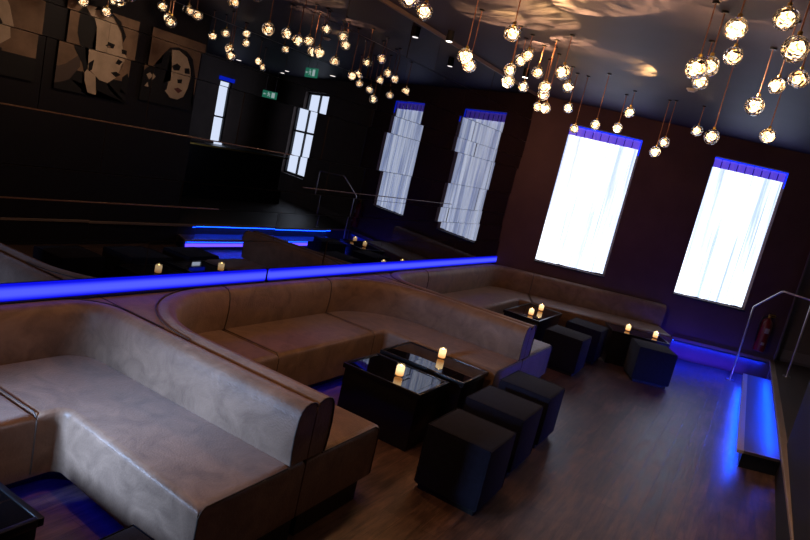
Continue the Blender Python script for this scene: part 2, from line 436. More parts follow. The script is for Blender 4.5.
# strip light grazing onto the corner
# ------------------------------------------------------------------ banquettes
BACKPROF = [(0, .456), (0, .745), (.010, .762), (.035, .774), (.07, .776), (.105, .766), (.128, .742), (.141, .70), (.149, .62), (.146, .54), (.138, .48), (.134, .456)]
def backrest(path, parent, k=1., name='backrest'):
    b = bmesh.new(); sweep(b, [(d*k, z) for d, z in BACKPROF], resample(path)); return link(name, b, LEATHER, parent, 50)
def seat(outer, inner, parent):
    b = bmesh.new(); poly = list(outer)+list(reversed(inner))
    clean = []
    for p in poly:
        if not clean or (p-clean[-1]).length > 1e-4: clean.append(p)
    prism(b, clean, .12, .455, .042, 4); return link('seat', b, LEATHER, parent, 50)
def piping(pts, parent, r=.006):
    b = bmesh.new(); tube(b, pts, r, 6); return link('piping', b, PIPING, parent, 80)
def end_pipe(p, t, parent, k=1.):
    """piping round the end profile of a backrest; p on path, t path direction"""
    n = Vector((t.y, -t.x)); piping([(p.x+n.x*d*k, p.y+n.y*d*k, z) for d, z in BACKPROF[1:]], parent, .005)
def seam_pipe(o, i, parent):
    """line across the seat from back to front and down the front"""
    d = (i-o).normalized(); e = i-d*.03
    piping([(o.x, o.y, .457), (e.x, e.y, .457), (i.x, i.y, .418), (i.x+d.x*.002, i.y+d.y*.002, .14)], parent, .004)
XW = -3.488
def booth(name, label, rear, rad, cuts, in_rad=.05, k=1., led=True, far=False, near=False):
    """rear: polyline of the back line of the backrest; cuts: list of half-plane functions (world) in path order"""
    t = empty('booth_sofa', (rear[1][0], rear[1][1], 0), label=label, cat='booth', group='brown leather booth sofas')
    inv = Vector((t.location.x, t.location.y))
    loc = [V2(p)-inv for p in rear]
    fs = [lambda p, f=f: f(p+inv) for f in cuts]
    path = fillet(loc, rad, 12)
    outer = offset(path, .001)
    base = offset(loc, .71)
    if far: base[0].y += .22; base[1].y += .22
    if near: base[1].y += .08; base[1].x += .04
    inner = fillet(base, in_rad, 5)
    # backrest sections
    rest_p, rest_o, rest_i = path, outer, inner
    secs = []
    for f in fs:
        a, rest_p = cut(rest_p, f); c, rest_o = cut(rest_o, f); e, rest_i = cut(rest_i, f)
        secs.append((a, c, e))
    secs.append((rest_p, rest_o, rest_i))
    for j, (a, c, e) in enumerate(secs):
        backrest(a, t, k); seat(c, e, t)
        if j:
            tt = (a[1]-a[0]).normalized(); n = Vector((tt.y, -tt.x))
            piping([(a[0].x+n.x*d*k, a[0].y+n.y*d*k, z) for d, z in BACKPROF[1:]], t, .006)
            seam_pipe(c[0], e[0], t)
    # plinth
    o2 = offset(path, .02); i2 = offset(inner, -.13)
    b = bmesh.new(); prism(b, list(o2)+list(reversed(i2)), 0., .12); link('plinth', b, PLINTH, t, 0)
    # glowing strip tucked under the seat front
    if not led: return t, path, outer, inner, inv
    i3 = offset(inner, -.115)
    for a, q in ((0, 1), (-1, -2)):
        if abs(i3[a].x-(-1.67-inv.x)) < .05: i3[a] = i3[a]+(i3[q]-i3[a]).normalized()*.03
    b = bmesh.new(); sweep(b, [(-.008, .092), (.008, .092), (.008, .112), (-.008, .112)], i3); link('under_seat_light', b, BLUEU, t, 0)
    return t, path, outer, inner, inv
Y1, Y2 = 2.552, 5.79
g = .004
# nearest booth
b0, p0, o0, i0, v0 = booth('booth', 'nearest curved leather booth, lit pale grey on its front, at the lower left', [(XW, -.6), (XW, Y1-g), (-1.68, Y1-g)], .30, [lambda p: p.y-1.78], k=.98, near=True)
e = p0[-1]; end_pipe(e+Vector((.002, 0)), Vector((1, 0)), b0, .98)
# middle booth
b1, p1, o1, i1, v1 = booth('booth', 'middle U-shaped brown leather booth around the two black candle tables', [(-1.68, Y1+g), (XW, Y1+g), (XW, Y2-g), (-1.66, Y2-g)], .85, [lambda p: p.y-3.58, lambda p: p.y-4.88])
end_pipe(p1[0]+Vector((.002, 0)), Vector((-1, 0)), b1); end_pipe(p1[-1]+Vector((.002, 0)), Vector((1, 0)), b1)
# far booth, turning along the window wall
cr = bw(.02, -.03)
kk = Vector((XW, C.y-.03))
# intersection of x=XW with the back wall inset line
def inset(d):
    # point on line bw(s,-d) with x = XW
    s = (XW-(C+WN*(-d)).x)/WD.x; return bw(s, -d)
q0 = inset(.03); qe = bw(2.62, -.03)
b2, p2, o2_, i2_, v2 = booth('booth', 'farthest leather booth running from the mirror corner along the wall beneath the windows', [(-1.66, Y2+g), (XW, Y2+g), tuple(q0), tuple(qe)], .50, [lambda p: p.y-6.85, lambda p: (p-C).dot(WD)-.62], led=False, far=True)
end_pipe(p2[0]+Vector((.002, 0)), Vector((-1, 0)), b2)
# flat triangular leather panels filling the corners between two back to back booths
def infill(yc, r_lo, r_hi, parent, side_lo=True, side_hi=True):
    pts = []
    # lower curve: centre (XW+r, yc-g-r)
    pa = [(XW+r_lo-r_lo*math.cos(a), yc-g-r_lo+r_lo*math.sin(a)) for a in [math.pi/2*k/12 for k in range(13)]]
    pb = [(XW+r_hi-r_hi*math.cos(a), yc+g+r_hi-r_hi*math.sin(a)) for a in [math.pi/2*k/12 for k in range(13)]]
    poly = [(x, y+.003) for x, y in pa]+[(x, y-.003) for x, y in reversed(pb)]
    b = bmesh.new(); prism(b, [(x-parent.location.x, y-parent.location.y) for x, y in poly], .40, .764, .006, 2)
    o = link('corner_panel', b, LEATHER, parent, 50)
    b = bmesh.new(); tube(b, [(x-parent.location.x, y-parent.location.y, .766) for x, y in [(XW+.005, yc), (XW+max(r_lo, r_hi)*.75, yc)]], .003, 6); link('seam', b, PIPING, o, 80)
    # rolled joint lines
    for q in (pa, pb):
        b = bmesh.new(); tube(b, [(x-parent.location.x, y-parent.location.y, .767) for x, y in q], .004, 6); link('seam', b, PIPING, o, 80)
infill(Y1, .30, .85, b1); infill(Y2, .85, .50, b2)
# flat end panels of each seat (piping at ends of seats)
def seat_end(x, y0, y1, parent):
    px, py = parent.location.x, parent.location.y
    piping([(x-px+.001, y0-py, .13), (x-px+.001, y0-py, .410), (x-px-.002, y0-py+math.copysign(.014, y1-y0), .432), (x-px-.008, y0-py+math.copysign(.045, y1-y0), .443), (x-px-.008, y1-py, .443)], parent, .005)
seat_end(-1.68, Y1-.71, Y1-.14, b0); seat_end(-1.68, Y1+.71, Y1+.14, b1); seat_end(-1.66, Y2-.71, Y2-.14, b1); seat_end(-1.66, Y2+.93, Y2+.14, b2)

# ------------------------------------------------------------------ stools
def stool(x, y, rz, label, s=.45):
    t = empty('cube_stool', (x, y, 0), rz, label=label, cat='stool', group='dark cube stools')
    b = bmesh.new(); box(b, (0, 0, .02), (s-.05, s-.05, .04)); link('base', b, PLINTH, t, 0)
    b = bmesh.new(); box(b, (0, 0, .2425), (s, s, .415), bev=.02, seg=3); link('body', b, FABRIC, t, 50)
    h = s/2-.004
    for a, c in ((-h, -h), (h, -h), (h, h), (-h, h)):
        b = bmesh.new(); tube(b, [(a, c, .05), (a, c, .435)], .004, 6); link('corner_seam', b, FABRIC, t, 60)
    b = bmesh.new(); tube(b, [(-h, -h, .446), (h, -h, .446), (h, h, .446), (-h, h, .446), (-h, -h, .446)], .004, 6); link('top_seam', b, FABRIC, t, 60)
    return t
stool(-1.285, 3.79, 0, 'nearest fully visible dark cube stool beside the near candle table', .45)
stool(-1.335, 4.50, 0, 'dark cube stool in the middle of the row of three', .46)
stool(-1.345, 5.17, 0, 'dark cube stool farthest in the row of three, touching the booth end', .44)
stool(-1.73, 7.62, 0, 'bluish cube stool in front of the far booth, nearer of the pair', .46)
stool(-1.72, 8.50, 0, 'bluish cube stool behind its twin by the far booth', .46)
fx = bw(2.08, -1.74); stool(fx.x, fx.y, PHI, 'dark cube stool standing alone at the right end of the far booth', .46)
stool(-1.545, 1.37, 0, 'dark blue cube stool cut off by the bottom edge near the nearest booth', .45)

# ------------------------------------------------------------------ tables
def table(x0, x1, y0, y1, label, h=.45, rz=0.):
    cx, cy = (x0+x1)/2, (y0+y1)/2; sx, sy = x1-x0, y1-y0
    t = empty('candle_table', (cx, cy, 0), rz, label=label, cat='table', group='black glass topped tables')
    b = bmesh.new(); box(b, (0, 0, (h-.03)/2), (sx-.03, sy-.03, h-.03), bev=.004); link('body', b, LACQ, t, 40)
    b = bmesh.new(); w = .022
    for s in (-1, 1):
        box(b, (0, s*(sy/2-w/2), h-.018), (sx, w, .036), bev=.002); box(b, (s*(sx/2-w/2), 0, h-.018), (w, sy-2*w, .036), bev=.002)
    link('rim', b, LACQ, t, 40)
    b = bmesh.new(); box(b, (0, 0, h-.011), (sx-2*w, sy-2*w, .012)); link('glass_top', b, GLASSTOP, t, 0)
    return t
table(-2.455, -1.78, 3.94, 4.42, 'black table with an inset glass top and one candle, nearer of the middle booth pair')
table(-2.49, -1.70, 4.52, 5.03, 'black glass topped table behind the nearer one in the middle booth')
table(-2.62, -2.13, 7.68, 8.68, 'black glass topped table with two candles inside the far booth')
table(-2.72, -2.0, .88, 1.38, 'black table cut off by the lower left corner of the picture')
ft = bw(2.02, -1.12); table(ft.x-.38, ft.x+.38, ft.y-.24, ft.y+.24, 'black table behind the lone cube stool, two candles on it', .45, PHI)

# ------------------------------------------------------------------ candles
def candle(x, y, z, label, amber=True):
    t = empty('votive_candle', (x, y, z), label=label, cat='candle', group='lit votive candles')
    b = bmesh.new()
    lathe(b, [(.034, 0), (.036, .004), (.036, .095), (.0335, .095), (.0335, .012), (.001, .010)], 24)
    gm = GL2; link('glass_holder', b, gm, t, 60)
    b = bmesh.new(); lathe(b, [(.030, .014), (.0315, .018), (.0315, .080), (.028, .085), (.001, .083)], 24); link('wax', b, CANDLE, t, 60)
    b = bmesh.new(); lathe(b, [(.003, .083), (.008, .086), (.009, .089), (.006, .094), (.001, .098)], 10); link('flame', b, FLAME, t, 60)
    return t
m, nt, out = new_mat('thin_glass')
tr = N(nt, 'ShaderNodeBsdfTransparent'); tr.inputs[0].default_value = (.93, .9, .85, 1); gs = N(nt, 'ShaderNodeBsdfGlossy', Roughness=.03)
mxs = N(nt, 'ShaderNodeMixShader'); mxs.inputs[0].default_value = .1
nt.links.new(tr.outputs[0], mxs.inputs[1]); nt.links.new(gs.outputs[0], mxs.inputs[2]); nt.links.new(mxs.outputs[0], out.inputs[0]); GL2 = m
candle(-2.10, 4.90, .445, 'lit white candle in a glass on the rear table of the middle booth')
candle(-2.07, 4.13, .445, 'lit white candle in a glass on the nearer table of the middle booth')
candle(-2.32, 7.88, .445, 'lit candle on the far booth table, nearer of the pair')
candle(-2.35, 8.38, .445, 'lit candle on the far booth table, behind its twin')
fa = ft+Vector((-.20, -.05)); fb = ft+Vector((.13, .05))
candle(-1.29, 8.94, .445, 'small lit candle just above the left corner of the lone cube stool')
candle(-.95, 9.07, .445, 'small lit candle behind the lone cube stool, nearer the red extinguisher')

# ------------------------------------------------------------------ windows and curtains
def window(n, s0, s1, d0, label):
    c = bw((s0+s1)/2, d0); w = s1-s0; hgt = ZT-ZB
    t = empty(f'window_{n}', (c.x, c.y, ZB), PHI, kind='structure', label=label)
    b = bmesh.new(); f = .05
    box(b, (-w/2+f/2, .12, hgt/2), (f, .06, hgt)); box(b, (w/2-f/2, .12, hgt/2), (f, .06, hgt)); box(b, (0, .12, f/2), (w-2*f, .06, f)); box(b, (0, .12, hgt-f/2), (w-2*f, .06, f))
    box(b, (0, .12, hgt*.52), (w-2*f, .05, .05)); box(b, (0, .12, hgt/2), (.04, .045, hgt-2*f))
    link('frame', b, FRAME, t, 0)
    b = bmesh.new(); box(b, (0, .17, hgt/2), (w, .01, hgt)); link('pane', b, DAY, t, 0)
    b = bmesh.new(); box(b, (0, -.005, -.012), (w+.02, .05, .022)); link('sill', b, FRAME, t, 0)
    return t
window(1, *WIN[0], 0, 'tall bright window nearer the mirror corner')
window(2, *WIN[1], 0, 'tall bright window nearer the stair rail')
window(3, *WIN[2], D, 'uncurtained sash window on the raised level')
def curtain(s0, s1, label, seed, cx=None, rot=PHI, base=None):
    w = s1-s0; hgt = ZT-ZB-.02
    c = bw((s0+s1)/2, -.0) if base is None else base
    t = empty('sheer_curtain', (c.x, c.y, ZB), rot, label=label, cat='curtain', group='white sheer curtains')
    rd = random.Random(seed); n = 140; ph = [rd.uniform(0, 6.28) for _ in range(4)]
    def yy(u, v): return .045+.016*math.sin(u*9*6.28+ph[0]+.5*math.sin(u*13+ph[1]))+.007*math.sin(u*23*6.28+ph[2])*(1-v)
    b = bmesh.new(); rows = []
    hz = hgt-.13
    for j in range(9):
        v = j/8
        row = []
        for i in range(n+1):
            u = i/n; z0 = .012+.03*max(0, math.sin(u*11+ph[3])-.75)+.012*u*u
            z = z0+(hz-z0)*v
            row.append(b.verts.new(((u-.5)*(w-.03), yy(u, v), z)))
        rows.append(row)
    for a, c_ in zip(rows, rows[1:]):
        for i in range(n): b.faces.new((a[i], a[i+1], c_[i+1], c_[i]))
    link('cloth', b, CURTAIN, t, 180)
    # pleated heading, its blue glow put in as emission
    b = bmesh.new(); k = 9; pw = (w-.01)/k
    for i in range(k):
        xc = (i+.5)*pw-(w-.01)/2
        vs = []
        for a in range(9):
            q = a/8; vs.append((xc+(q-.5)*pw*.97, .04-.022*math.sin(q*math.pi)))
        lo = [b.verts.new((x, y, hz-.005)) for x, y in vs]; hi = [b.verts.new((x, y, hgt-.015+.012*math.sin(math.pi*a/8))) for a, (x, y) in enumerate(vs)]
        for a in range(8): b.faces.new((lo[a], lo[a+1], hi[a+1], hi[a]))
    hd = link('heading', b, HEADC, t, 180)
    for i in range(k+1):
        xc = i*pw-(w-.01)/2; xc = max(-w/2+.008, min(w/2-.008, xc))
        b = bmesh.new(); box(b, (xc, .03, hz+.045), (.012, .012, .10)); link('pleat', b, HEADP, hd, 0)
    b = bmesh.new()
    box(b, (0, .02, hgt-.002), (w-.02, .035, .016)); link('blue_light', b, HEAD, t, 0)
    b = bmesh.new(); box(b, (w/2-.006, .01, hgt-.11), (.010, .02, .22)); link('side_glow', b, HEAD, t, 0)
    return t
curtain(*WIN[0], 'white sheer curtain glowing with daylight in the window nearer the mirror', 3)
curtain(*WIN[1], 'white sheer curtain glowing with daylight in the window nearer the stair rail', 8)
# side window of the raised level (seen only in the mirror)
t = empty('window_4', (XR, sum(YW)/2, 1.0), kind='structure', label='narrow window in the far side wall')
b = bmesh.new(); wv = YW[1]-YW[0]
for s in (-1, 1): box(b, (.05, s*(wv/2-.02), .925), (.05, .04, 1.85))
box(b, (.05, 0, .02), (.05, wv, .04)); box(b, (.05, 0, 1.83), (.05, wv, .04)); box(b, (.05, 0, .95), (.05, wv, .04))
link('frame', b, FRAME, t, 0)
b = bmesh.new(); box(b, (.12, 0, .925), (.01, wv, 1.85)); link('pane', b, DAY, t, 0)
b = bmesh.new(); box(b, (-.01, 0, 1.88), (.03, wv+.1, .09)); link('blue_light', b, HEAD, t, 0)

# ------------------------------------------------------------------ raised level and step
ZP, ZS = .33, .165
XP, XS = .565, .235
KX = .0215
def sh(y): return (8.3-y)*KX
y_far = bw((XP-.03-C.x)/WD.x).y
bm = bmesh.new(); prism(bm, [(XP+sh(YR)+.02, YR), (XR, YR), (XR, b_end.y+.1), (XP+sh(y_far)+.02, y_far+.1)], 0, ZP-.002)
structure('floor_raised_level', bm, principled('raised_floor', (.05, .035, .028), .45, var=.4, scale=4, stretch=(1, .15, 1)))
bm = bmesh.new(); prism(bm, [(XP+sh(YR)-.035, YR), (XP+sh(YR)+.03, YR), (XP+sh(y_far)+.03, y_far-.02), (XP+sh(y_far)-.035, y_far-.05)], ZP-.03, ZP, .005); structure('trim_3', bm, TRIM)
# step: ends parallel to the back wall, front edge very slightly out of line with the mirror wall
tn = math.tan(PHI)
st = empty('stair_step', (XS, 6.45, 0), label='low wooden step with blue light beneath its edge, up to the raised level', cat='step')
Ye0, Ye1 = 6.47, 10.14
def SQ(u, e, d=0.):
    # u: distance in x from the step front, e: 0 near / 1 far end, d: inset along y
    y = (Ye0, Ye1)[e]+u*tn+(d if e == 0 else -d)
    return (u+sh(y), y-6.45)
def quad_(u0, u1, d=0.): return [SQ(u0, 0, d), SQ(u1, 0, d), SQ(u1, 1, d), SQ(u0, 1, d)]
W_ = XP-XS
b = bmesh.new(); prism(b, quad_(.04, W_+.015, .02), 0, ZS-.022); link('riser', b, PLINTH, st, 0)
b = bmesh.new(); prism(b, quad_(.045, W_+.015, .0), ZS-.022, ZS-.001); link('tread', b, principled('tread_dark', (.10, .09, .13), .45), st, 0)
b = bmesh.new(); prism(b, quad_(-.01, .045), ZS-.03, ZS, .004); link('nosing', b, NOSING, st, 0)
b = bmesh.new(); prism(b, [SQ(.045, 0), SQ(W_+.01, 0), SQ(W_+.01, 0, .03), SQ(.045, 0, .03)], ZS-.024, ZS+.002); link('end_trim', b, TRIM, st, 0)
b = bmesh.new(); prism(b, quad_(.004, .020, .08), ZS-.040, ZS-.032); link('step_light', b, BLUES, st, 0)
ya, yb = 6.85, 10.35
t = empty('light_strip', (XP, ya, ZP-.04), label='blue light strip under the edge of the raised level above the step', cat='light strip')
b = bmesh.new(); prism(b, [(sh(ya)-.022, 0), (sh(ya)-.006, 0), (sh(yb)-.006, yb-ya), (sh(yb)-.022, yb-ya)], -.006, .004); link('diffuser', b, BLUES, t, 0)
b = bmesh.new(); prism(b, [(sh(ya)-.024, 0), (sh(ya)+.018, 0), (sh(yb)+.018, yb-ya), (sh(yb)-.024, yb-ya)], .004, .009); link('channel', b, CHROME, t, 0)

# handrail
t = empty('handrail', (.05, 10.2, 0), label='steel tube handrail rising beside the step up to the raised level', cat='handrail')
def HP(x, y, z): return (x-.05, y-10.2, z)
b = bmesh.new(); tube(b, [HP(.05, 10.2, .01), HP(.05, 10.2, 1.085), HP(.055, 10.198, 1.105), HP(.31, 10.06, 1.405), HP(.335, 10.05, 1.42), HP(.665, 9.995, 1.405), HP(.68, 9.99, 1.39)], .014, 12); link('rail', b, CHROME, t, 60)
b = bmesh.new(); tube(b, [HP(.68, 9.99, 1.39), HP(.68, 9.99, ZP+.005)], .014, 12); link('post', b, CHROME, t, 60)
for x, y, z in ((.05, 10.2, 0.), (.68, 9.99, ZP)):
    b = bmesh.new(); cyl(b, HP(x, y, z), .05, .012, 24); link('flange', b, CHROME, t, 40)

# fire extinguisher
e0 = bw(4.09, -.10)
t = empty('fire_extinguisher', (e0.x, e0.y, .43), PHI, label='red fire extinguisher mounted on the dark wall beneath the handrail', cat='extinguisher')
b = bmesh.new(); lathe(b, [(.06, 0), (.078, .012), (.08, .04), (.08, .40), (.07, .45), (.045, .485), (.026, .50), (.026, .515)], 28); link('cylinder', b, RED, t, 50)
b = bmesh.new(); cyl(b, (0, 0, .515), .018, .035, 14); box(b, (.03, -.01, .565), (.10, .02, .012), bev=.003); box(b, (.035, -.01, .54), (.085, .018, .01), bev=.003); link('valve', b, BRASS, t, 50)
b = bmesh.new(); tube(b, [(-.02, 0, .53), (-.07, -.01, .52), (-.1, -.015, .46), (-.1, -.01, .3), (-.095, -.01, .14)], .011, 10); link('hose', b, BLACKP, t, 60)
b = bmesh.new(); box(b, (0, .086, .26), (.05, .02, .3)); link('bracket', b, BLACKP, t, 0)
for zz, hh, aw in ((.29, .075, .40), (.11, .04, .3)):
    b = bmesh.new(); n = 8; lo = []; hi = []
    for i in range(n+1):
        a = -math.pi/2+(-.4+aw*2*i/n)
        lo.append(b.verts.new((.0812*math.cos(a), .0812*math.sin(a), zz))); hi.append(b.verts.new((.0812*math.cos(a), .0812*math.sin(a), zz+hh)))
    for i in range(n): b.faces.new((lo[i], lo[i+1], hi[i+1], hi[i]))
    link('sticker', b, STICK, t, 60)


# ------------------------------------------------------------------ pendants
def globe_mesh(seed, dia):
    rd = random.Random(seed); b = bmesh.new()
    bmesh.ops.create_icosphere(b, subdivisions=3, radius=.5*dia)
    ax = [Vector((rd.gauss(0, 1), rd.gauss(0, 1), rd.gauss(0, 1))).normalized() for _ in range(6)]
    amp = [rd.uniform(-.07, .08) for _ in ax]
    for v in b.verts:
        n = v.co.normalized(); v.co *= 1+sum(a*max(0, n.dot(k))**3 for a, k in zip(amp, ax))
    return b
meshes = []
for s in range(6):
    b = globe_mesh(s, .125)
    # hollow: inner wall
    me = bpy.data.meshes.new('glass_globe'); 
    for f in b.faces: f.smooth = True
    r = bmesh.ops.duplicate(b, geom=b.verts[:]+b.edges[:]+b.faces[:])
    nv = [g_ for g_ in r['geom'] if isinstance(g_, bmesh.types.BMVert)]; nf = [g_ for g_ in r['geom'] if isinstance(g_, bmesh.types.BMFace)]
    rd = random.Random(50+s); shf = Vector((rd.uniform(-.008, .008), rd.uniform(-.008, .008), rd.uniform(-.006, .006)))
    for v in nv: v.co = v.co*.66+shf*.5
    bmesh.ops.reverse_faces(b, faces=nf)
    b.to_mesh(me); b.free(); me.materials.append(GLOBE); meshes.append(me)
b = bmesh.new(); lathe(b, [(.010, -.037), (.026, -.029), (.036, -.011), (.037, .007), (.029, .024), (.012, .034)], 16)
for f in b.faces: f.smooth = True
core = bpy.data.meshes.new('lamp_core'); b.to_mesh(core); b.free(); core.materials.append(CORE)
b = bmesh.new(); cyl(b, (0, 0, .058), .012, .02, 12); cap = bpy.data.meshes.new('cap'); b.to_mesh(cap); b.free(); cap.materials.append(BRASS)
b = bmesh.new(); cyl(b, (0, 0, -.012), .022, .012, 16); can = bpy.data.meshes.new('canopy'); b.to_mesh(can); b.free(); can.materials.append(BLACKP)
pn = [0]
def pendant(x, y, z, label, dia=.125):
    i = pn[0]; pn[0] += 1
    t = empty('globe_pendant', (x, y, z), random.uniform(0, 6.28), label=label, cat='pendant light', group='glass globe pendants')
    k = dia/.125
    for nm, me, sc_ in (('glass_globe', meshes[i % 6], k), ('lamp_core', core, k), ('cap', cap, k)):
        o = bpy.data.objects.new(nm, me); COL.objects.link(o); o.parent = t; o.scale = (sc_,)*3
    o = bpy.data.objects.new('canopy', can); COL.objects.link(o); o.parent = t; o.location = (0, 0, ZC-z)
    b = bmesh.new(); tube(b, [(0, 0, .07*k), (0, 0, ZC-z-.006)], .0042, 6); link('cable', b, CABLE, t, 80)
    return t
PEN = [
 (-2.21,3.39,2.96,.125,'glass globe pendant cut by the top edge above the mirror cornice'),
 (-2.61,4.24,3.10,.125,'glass globe pendant hanging just below the cornice line near the top edge'),
 (-2.41,4.65,2.90,.125,'upper globe of the touching pair on two long parallel cables'),
 (-2.52,4.97,2.89,.12,'lower globe of the touching pair on two long parallel cables'),
 (-2.02,4.55,3.09,.125,'highest glass globe of the dense cluster by the ceiling glow, set apart to its left'),
 (-2.42,5.78,3.14,.115,'lower of two overlapping globes just beneath the highest one of the dense cluster'),
 (-2.30,5.62,3.16,.11,'upper of two overlapping globes just beneath the highest one of the dense cluster'),
 (-2.32,5.36,2.97,.11,'small globe right above the larger one at the left edge of the dense cluster'),
 (-2.37,5.49,2.89,.125,'globe at the left edge of the dense cluster with a smaller globe above it'),
 (-2.50,6.20,2.97,.11,'small orange glowing globe on the lower left of the dense cluster'),
 (-2.31,5.99,3.09,.115,'globe hanging alone on a short cable in the middle of the dense cluster'),
 (-2.10,5.71,2.92,.118,'upper of the two stacked globes at the centre of the dense cluster'),
 (-2.20,6.00,2.90,.115,'lower of the two stacked globes at the centre of the dense cluster'),
 (-2.45,6.60,2.85,.10,'pale small globe at the bottom of the dense cluster, touching an orange one'),
 (-2.25,6.28,2.81,.109,'lowest orange glowing globe at the bottom of the dense cluster'),
 (-1.89,5.47,3.03,.128,'large globe at the upper right of the dense cluster'),
 (-2.26,6.82,3.13,.127,'globe below the large one at the right of the dense cluster'),
 (-2.30,7.15,2.96,.11,'small lowest globe on the right side of the dense cluster'),
 (-2.20,7.23,2.76,.101,'globe hanging in front of the left top corner of the curtain by the mirror'),
 (-1.90,6.94,2.81,.106,'globe at the top edge of the curtain by the mirror, second from its left corner'),
 (-1.94,8.07,2.94,.121,'globe at the top edge of the curtain by the mirror, third from its left corner'),
 (-1.78,7.74,3.10,.126,'globe on a very short cable above the right part of the curtain by the mirror'),
 (-1.355,7.97,2.86,.12,'upper globe of the pair hanging between the two windows'),
 (-1.43,8.00,2.74,.128,'lower globe of the pair hanging between the two windows'),
 (-1.06,8.06,3.06,.125,'small globe on a short cable just left of a larger one above the dark wall'),
 (-.65,5.88,2.76,.124,'globe on a long thin cable above the left corner of the curtain by the rail'),
 (-.48,3.97,3.11,.125,'large oval globe directly above a rounder one near the top edge'),
 (-.55,4.80,3.16,.125,'round globe directly beneath the large oval one'),
 (-.67,4.30,2.95,.133,'left globe of the tight bright triple cluster on two cables'),
 (-.63,4.47,3.01,.125,'right globe of the tight bright triple cluster on two cables'),
 (-.76,5.20,3.05,.115,'smallest globe hanging at the bottom of the tight bright triple cluster'),
 (-.36,5.22,2.94,.135,'solitary globe with dark facets below the ceiling near the right edge'),
 (-.27,6.19,2.88,.125,'solitary globe on a short cable lowest near the right edge'),
 (-.26,3.95,3.18,.125,'globe cut by the top edge near the right corner'),
 (-.16,3.65,2.96,.125,'largest globe of the bright cluster at the right edge'),
 (-.235,4.55,2.96,.10,'small globe at the lower left of the bright cluster at the right edge'),
 (-.12,4.15,2.93,.10,'small globe at the lower right of the bright cluster at the right edge'),
]
for x, y, z, dia, lab in PEN: pendant(x, y, z, lab, dia)
XTRA = [(.03,5.38,3.13),(.07,5.52,3.03),(.03,5.74,3.2),(.13,6.24,3.01),(.12,6.44,3.11),(.09,6.78,3.2),(.13,6.84,3.08),(1.0,8.01,3.0),(1.63,8.77,3.0),(.15,7.67,3.2),(.45,4.96,2.9),(.43,4.64,2.92),(.05,4.84,3.01)]
for x, y, z in XTRA: pendant(x, y, z, 'glass globe pendant beyond the frame, seen only in the mirror')

# ------------------------------------------------------------------ ceiling bits
for x, y, lab in ((3.65, 11.8, 'round recessed ceiling light over the bar counter'), (4.4, 12.3, 'round recessed ceiling light in the far corner of the raised level'), (1.84, 11.2, 'round recessed ceiling light near the uncurtained window'), (4.8, 11.2, 'round recessed ceiling light by the narrow side window'), (4.9, 10.2, 'round recessed ceiling light along the far side wall')):
    t = empty('recessed_ceiling_light', (x, y, ZC), label=lab, cat='ceiling light', group='recessed ceiling lights')
    b = bmesh.new(); cyl(b, (0, 0, -.012), .075, .012, 24); link('bezel', b, CHROME, t, 0)
    b = bmesh.new(); cyl(b, (0, 0, -.018), .055, .006, 24); link('diffuser', b, DOWN, t, 0)
t = empty('smoke_detector', (-1.10, 7.14, ZC), label='small white smoke detector on the dark ceiling below the bright triple cluster', cat='detector')
b = bmesh.new(); cyl(b, (0, 0, -.008), .055, .008, 24); link('base', b, LABELM, t, 0)
b = bmesh.new(); cyl(b, (0, 0, -.026), .035, .018, 24, r2=.045); link('cover', b, LABELM, t, 40)
for x, y, lab in ((-3.25, 5.86, 'black cylinder spotlight under the ceiling beside the mirror cornice'), (-2.95, 7.3, 'black cylinder spotlight under the ceiling left of the dense globe cluster')):
    t = empty('ceiling_spotlight', (x, y, ZC), label=lab, cat='spotlight', group='black ceiling spotlights')
    b = bmesh.new(); cyl(b, (0, 0, -.10), .038, .10, 24); link('housing', b, BLACKP, t, 40)
    b = bmesh.new(); cyl(b, (0, 0, -.104), .03, .004, 24); link('lens', b, DOWN, t, 0)

# exit signs: white running figure and arrow on green
def exit_sign(x, y, z, rz, lab):
    t = empty('exit_sign', (x, y, z), rz, label=lab, cat='sign', group='green exit signs')
    b = bmesh.new(); box(b, (0, 0, 0), (.36, .035, .17), bev=.004); link('panel', b, SIGN, t, 0)
    b = bmesh.new()
    yv = -.0185
    def quad(pts): b.faces.new([b.verts.new((px, yv, pz)) for px, pz in pts])
    quad([(-.13, -.06), (-.05, -.06), (-.05, .06), (-.13, .06)])                 # door
    quad([(.02, .035), (.045, .035), (.045, .06), (.02, .06)])                   # head
    quad([(0, -.01), (.03, -.005), (.04, .03), (.01, .03)])                      # torso
    quad([(0, -.01), (.015, -.012), (-.005, -.055), (-.02, -.05)]); quad([(.015, -.01), (.03, -.005), (.06, -.04), (.045, -.045)])
    quad([(.035, .028), (.07, .005), (.062, -.003), (.03, .018)]); quad([(.01, .03), (-.02, .01), (-.013, .002), (.015, .018)])
    quad([(.09, -.008), (.13, -.008), (.13, .008), (.09, .008)]); b.faces.new([b.verts.new((px, yv, pz)) for px, pz in ((.13, -.025), (.165, 0), (.13, .025))])
    link('pictogram', b, SIGNW, t, 0)
    b = bmesh.new()
    for s in (-.12, .12): tube(b, [(s, 0, .08), (s, 0, ZC-z)], .004, 6)
    link('hanger', b, CHROME, t, 0); return t
exit_sign(1.12, 9.64, 3.14, .25, 'green exit sign hung over the raised level')
exit_sign(4.6, 12.2, 2.75, -.5, 'green exit sign in the far corner of the raised level')

